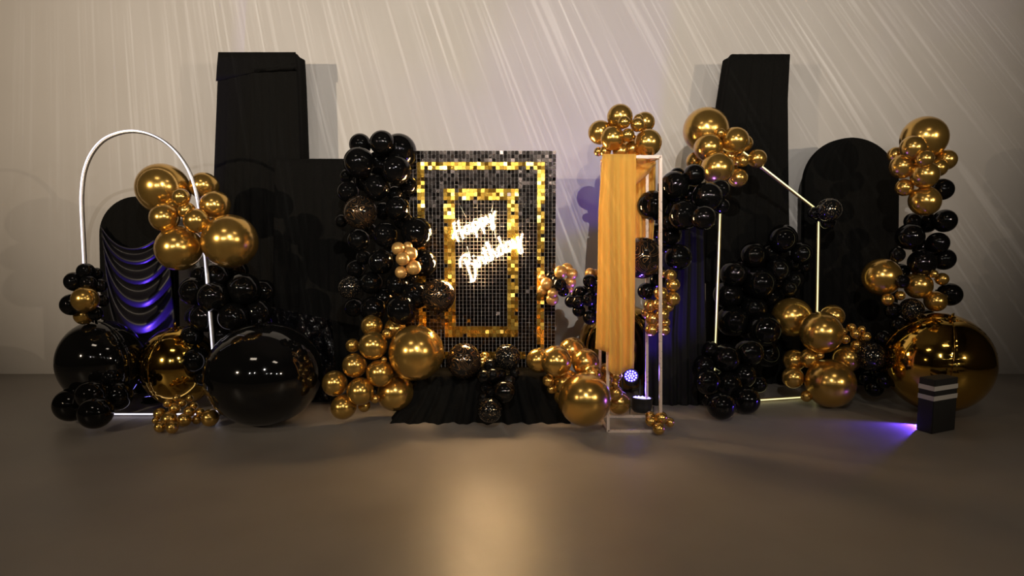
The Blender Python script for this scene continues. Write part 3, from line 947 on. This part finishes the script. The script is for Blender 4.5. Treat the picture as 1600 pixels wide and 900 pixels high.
garland('balloon_garland', 'tall black balloon column beside the left edge of the sequin panel', 'balloon garland', 5.38,
        [(563, 226, 17, -.05), (597, 223, 19.5, .03), (613, 233, 15, -.08), (624, 236, 27, -.2), (561, 254, 24, .08), (619, 265.5, 23, .08), (592, 255, 19, 0), (544, 299, 17.5, 0),
         (589, 293, 21, .05), (541, 275, 10, .02), (563, 332, 26.5, .1, MB_), (621, 325.5, 19.5, .08), (533, 345, 10), (602, 367, 19.5, .08), (651, 363, 24.5, .1),
         (617, 303, 12, -.02), (595, 409, 20, .06), (568, 402, 12), (661, 411, 22, .02), (546, 449, 17.5, .05, SP), (580, 442, 17.5, .03), (621, 445, 19, .05), (648, 462, 22, .1),
         (583, 483, 20.5, .1), (627, 484, 24, .12), (685, 462, 26, .16, MB_), (638, 290, 14, -.1), (560, 375, 18, -.05), (630, 345, 15, -.1), (556, 420, 15, -.08), (600, 466, 16, -.05),
         (575, 360, 14, -.1), (637, 432, 16, -.1), (570, 283, 16, -.1), (599, 330, 14, -.08), (553, 480, 15, -.1), (612, 395, 15, -.1)], default=B,
        ylim=lambda x, y, r, R: 5.51 - R if x + r > 630 else 9)
garland('balloon_cluster', 'six small pearl gold balloons on the tall black balloon column', 'balloon cluster', 5.08,
        [(622, 388.5, 10.3, .02), (637, 385, 7.5, -.03), (641.6, 396.5, 11), (629, 404.5, 10.7, .05), (646, 418, 11.7, .03), (626.7, 425.4, 9.8, .02)], default=PL, squeeze=0.9)
garland('balloon_cluster', 'gold chrome balloon cluster on the floor left of the plinth', 'balloon cluster', 5.08,
        [(581, 509, 17, -.12), (617, 514, 17, -.15), (605.5, 521.5, 8.5, .05), (583, 540, 22.5, .08), (650.5, 551, 44, .05), (551, 540, 11, -.02), (554, 571, 19, .06),
         (593.5, 583, 21.5, .1), (523, 599, 20, .06), (563, 611.5, 21.5, .12), (536.5, 636, 19.5, .12), (617, 613, 29, -.05), (586, 623, 7.5, .08), (569, 634, 10, .0), (600, 562, 5, .1)])
garland('balloon_cluster', 'mixed black printed balloon bunch in the middle of the cloth plinth', 'balloon cluster', 5.12,
        [(725, 564, 28, .02, MB_), (793, 558, 20.5, -.04, SP), (765.5, 641, 19.5, .12, SP), (757.5, 559, 9, -.08, 'gold'), (754, 567, 8, -.05, 'gold'), (766, 571, 10.5), (756, 589, 11, .05),
         (771, 587, 12, .03), (783, 586, 9), (759, 605, 10, .06), (795, 596, 11, .03), (788, 612, 18, .08), (768, 615, 11, .04), (745, 578, 8, -.05), (777, 603, 9), (804, 583, 8), (755, 622, 9, .05)], default=B,
        ylim=lambda x, y, r, R: (5.15 - R - 0.13 * min(1, max(0, (y - 590) / 60)) if y > 578 else 5.45 - R))
garland('balloon_cluster', 'gold chrome balloon cluster on the floor at the foot of the mustard fabric', 'balloon cluster', 5.02,
        [(842, 563, 19.5, .0), (869, 564, 24.5, .05), (894, 548, 21, -.15), (915, 566, 21.5, -.02), (925, 584, 15, .05), (857, 595, 9.6, .04), (885, 598, 21, .06), (913.5, 624, 41.5, .13),
         (862, 608, 7.5, .02), (948, 577, 9.8, -.05), (948, 594, 10.3, -.02), (961, 587, 10.5, -.06), (961, 600, 6.5, -.05), (961, 614, 12, -.1), (967, 629, 18.5, -.12), (880, 620, 14, -.1)])
garland('balloon_cluster', 'small pearl gold and black bunch at the right edge of the sequin panel', 'balloon cluster', 5.36,
        [(876, 425, 10.3, .03), (886, 420, 9.3, -.02), (894, 428, 8.8), (891, 441, 9.3, .0), (861, 432, 7.8, .0, B), (869, 438, 8, .03, B), (875, 445, 11, .05, B), (880, 455, 9, .03, B), (854, 443.5, 10, .03),
         (848, 453, 8.3, 0), (863.5, 458, 8.3, .06), (863, 467.5, 10, .03), (847, 434, 6), (890, 451, 7, -.03)], default=PL, ylim=lambda x, y, r, R: 5.52 - R)
garland('balloon_cluster', 'hanging black balloon bunch just left of the mustard fabric', 'balloon cluster', 5.5,
        [(922, 427, 8.5, 0, PL), (931, 428, 7.5, 0, PL), (921, 439, 10.7, .02), (928, 452, 12.3, .03), (906, 456, 9.5), (892, 471, 10), (904, 471, 10.5, .02), (921, 468, 11.3, .03),
         (904.5, 485, 10.3), (922, 496, 11.7, .03), (929, 481, 11), (898, 461, 8.5, -.02), (914, 455, 9, -.03), (941, 466, 12), (940, 440, 11)], default=B)
garland('balloon_cluster', 'gold chrome balloon cluster crowning the champagne stand', 'balloon cluster', 5.05,
        [(968.5, 182.5, 20, 0), (1007, 191, 16, -.1), (938, 207, 19, -.03), (957, 216, 19, .07), (975, 191, 10, .14), (996, 195, 11, .12), (981, 211, 10.5, .14), (1012.5, 223, 21.5, .07),
         (988, 233, 15, -.02), (935, 237, 7, 0), (946, 236, 9, .02), (970, 236, 13, .05), (998, 186, 8, -.05), (985, 222, 13, -.1)])
garland('balloon_garland', 'black balloon garland hanging on the right side of the champagne stand', 'balloon garland', 5.14,
        [(1019.5, 321, 24, -.10), (1054, 290, 22.5, 0), (1085, 273, 17, .03), (1105, 308, 24, .03), (1068, 336, 24.5, .08), (1099, 340, 19.5, .06), (1043, 347, 14, .02), (1027, 362, 13, -.12),
         (1046, 367, 19, -.05), (1003, 403, 32.5, .12, MB_), (1060, 402, 21, .02), (1028, 438, 13, .0), (1009, 455, 13, .03), (1077, 305, 17, -.1), (1040, 312, 15, -.12), (1124, 296, 16, -.05),
         (1085, 322, 14, -.1), (1041, 384, 13, -.1), (1030, 424, 10, -.05), (1128, 322, 12, -.05), (1058, 274, 12, -.12)], default=B)
garland('balloon_cluster', 'small gold balloon string hanging under the black garland on the stand', 'balloon cluster', 5.02,
        [(1037, 428, 6.5, -.02), (1047.5, 430, 9.7), (1051.6, 445, 11), (1051, 467, 11.7), (1032.6, 458, 11, .04), (1030.4, 475.5, 9.7, .04), (1016, 478, 10.7), (1035, 491, 10.7, .03), (1019, 498, 10.5, .03),
         (1039, 504, 8.3), (1018, 515, 10.2), (1038.8, 516, 8.3), (1010, 489, 8.5, -.03), (1044, 480, 8.5, -.03), (1027, 507, 8, -.03)])
garland('balloon_cluster', 'five small gold balloons on the floor at the stand corner', 'balloon cluster', 4.85,
        [(1016, 650, 7.5), (1017, 658, 8.7), (1033, 653, 10.2, .04), (1046, 660, 7.7), (1029.5, 670, 9.5, .05)])
garland('balloon_cluster', 'gold chrome balloon cluster before the right black tower', 'balloon cluster', 5.62,
        [(1103, 203.5, 35.5, -.05), (1107, 231, 22.5, .08), (1149, 220, 21.5, .03), (1162, 224, 14, -.05), (1121, 263, 25.5, .12), (1153, 278, 15, .06), (1140, 245, 11.5, .04), (1160.5, 251, 10.2, .05),
         (1183, 248, 15, .0), (1086, 252, 14, -.1), (1151, 254, 4.8, .12), (1126, 208, 8, .06), (1141, 262, 12, -.05)])
garland('balloon_garland', 'black balloon garland winding down behind the slanted yellow light frame', 'balloon garland', 5.95,
        [(1223, 373, 22.5), (1177, 398, 20.5), (1253, 396, 17), (1216, 421, 18.5, .03), (1260, 416, 9.5), (1240, 411, 14, -.04), (1146, 428, 20.5), (1187, 442, 24.5, .04), (1240.6, 438, 15.5), (1137.5, 460, 22.5),
         (1234, 450, 12.5), (1177, 483, 21.5), (1145, 502, 24.5), (1194, 515, 27.5, .06), (1199, 551, 22.5), (1205, 395, 16, -.08), (1165, 420, 16, -.1), (1205, 465, 16, -.1), (1164, 462, 17, -.1), (1168, 514, 17, -.1),
         (1213, 488, 13, -.05), (1215, 441, 13, -.1), (1235, 470, 11, -.1)], default=B)
garland('balloon_cluster', 'black balloon heap on the floor at the left foot of the yellow light frame', 'balloon cluster', 5.52,
        [(1171, 550, 22), (1134, 560, 22.5, .05), (1100, 571, 16.5), (1105.5, 596, 20.5), (1137.5, 601, 21.5, .05), (1161, 586, 20.5, .03), (1166, 625, 21.5, .06), (1127, 634, 22, .1), (1110, 545, 12, -.05), (1185, 600, 14, -.1), (1110, 622, 15, -.05), (1150, 620, 14, -.1)], default=B,
        ylim=lambda x, y, r, R: 5.52 - R if x - r < 1108 else 9)
garland('balloon_cluster', 'gold balloon cluster at the right foot of the slanted yellow light frame', 'balloon cluster', 5.6,
        [(1237, 496, 31, -.3), (1283, 519.5, 33, .06), (1301, 494, 18, -.08), (1297.5, 599, 38, .1), (1324, 560, 21.5, -.02), (1264, 560, 15, .0), (1241, 563, 17, -.06), (1239, 590, 16.5, .03), (1281, 555, 6.5, .1),
         (1320.6, 530, 7.3, .06), (1336.5, 521.6, 7.8, .06), (1337, 539, 7.8, .06), (1353, 526, 7.8, .06), (1346, 514.6, 6, .04), (1318, 518, 5.5, .06), (1330, 512, 7.3, .02), (1345, 530, 7, -.02), (1260, 619, 9, .1)])
garland('balloon_cluster', 'dotted and plain black balloon bunch at the right corner of the yellow light frame', 'balloon cluster', 5.72,
        [(1296, 328, 19, .06, SP), (1272, 333, 10, 0, B), (1294, 347, 12, -.02, B), (1283, 342, 9, -.05, B)])
garland('balloon_cluster', 'gold chrome balloon cluster at the upper right edge of the photo', 'balloon cluster', 5.35,
        [(1444, 216, 34, -.1), (1426, 231, 19, .1), (1399, 242, 12, -.03), (1410, 260, 19, .05), (1445, 248, 13, .12), (1445, 273, 21.5, .06), (1413, 293, 13.5), (1445, 314, 23.5, .05), (1466, 262, 14, -.05), (1472, 296, 17, -.03, B), (1478, 250, 16, -.05)])
garland('balloon_garland', 'black and gold balloon garland along the right edge of the photo', 'balloon garland', 5.5,
        [(1422, 370, 21), (1465, 380, 17), (1402, 398, 12), (1441, 411, 21, .03), (1426, 346, 13), (1378, 433, 29, -.05, 'gold'), (1435, 446, 21, .03, 'gold'), (1472, 436, 10, .05, 'gold'), (1462, 471, 16, .05, 'gold'),
         (1387, 468, 9.5, .04, 'gold'), (1406.5, 462, 7.5, .05, 'gold'), (1459, 428, 6.5, .08, 'gold'), (1424.5, 484, 18, .03, SP), (1403.5, 507, 12), (1448, 348, 16, -.05), (1475, 405, 17, -.03), (1408, 425, 13, -.08),
         (1441, 388, 14, -.08), (1395, 485, 13, -.05), (1410, 440, 11, .0), (1448, 498, 15, -.03), (1476, 345, 18), (1484, 460, 18), (1416, 520, 13, -.1)], default=B)
garland('balloon_cluster', 'dotted black balloon and small black ones low between gold cluster and right orb', 'balloon cluster', 5.55,
        [(1360, 557, 22.5, .04, SP), (1378, 528, 12), (1381, 595, 12), (1385, 565, 14, -.08), (1372, 580, 12, -.03), (1366, 606, 14, -.02), (1352, 590, 11, -.08)], default=B)
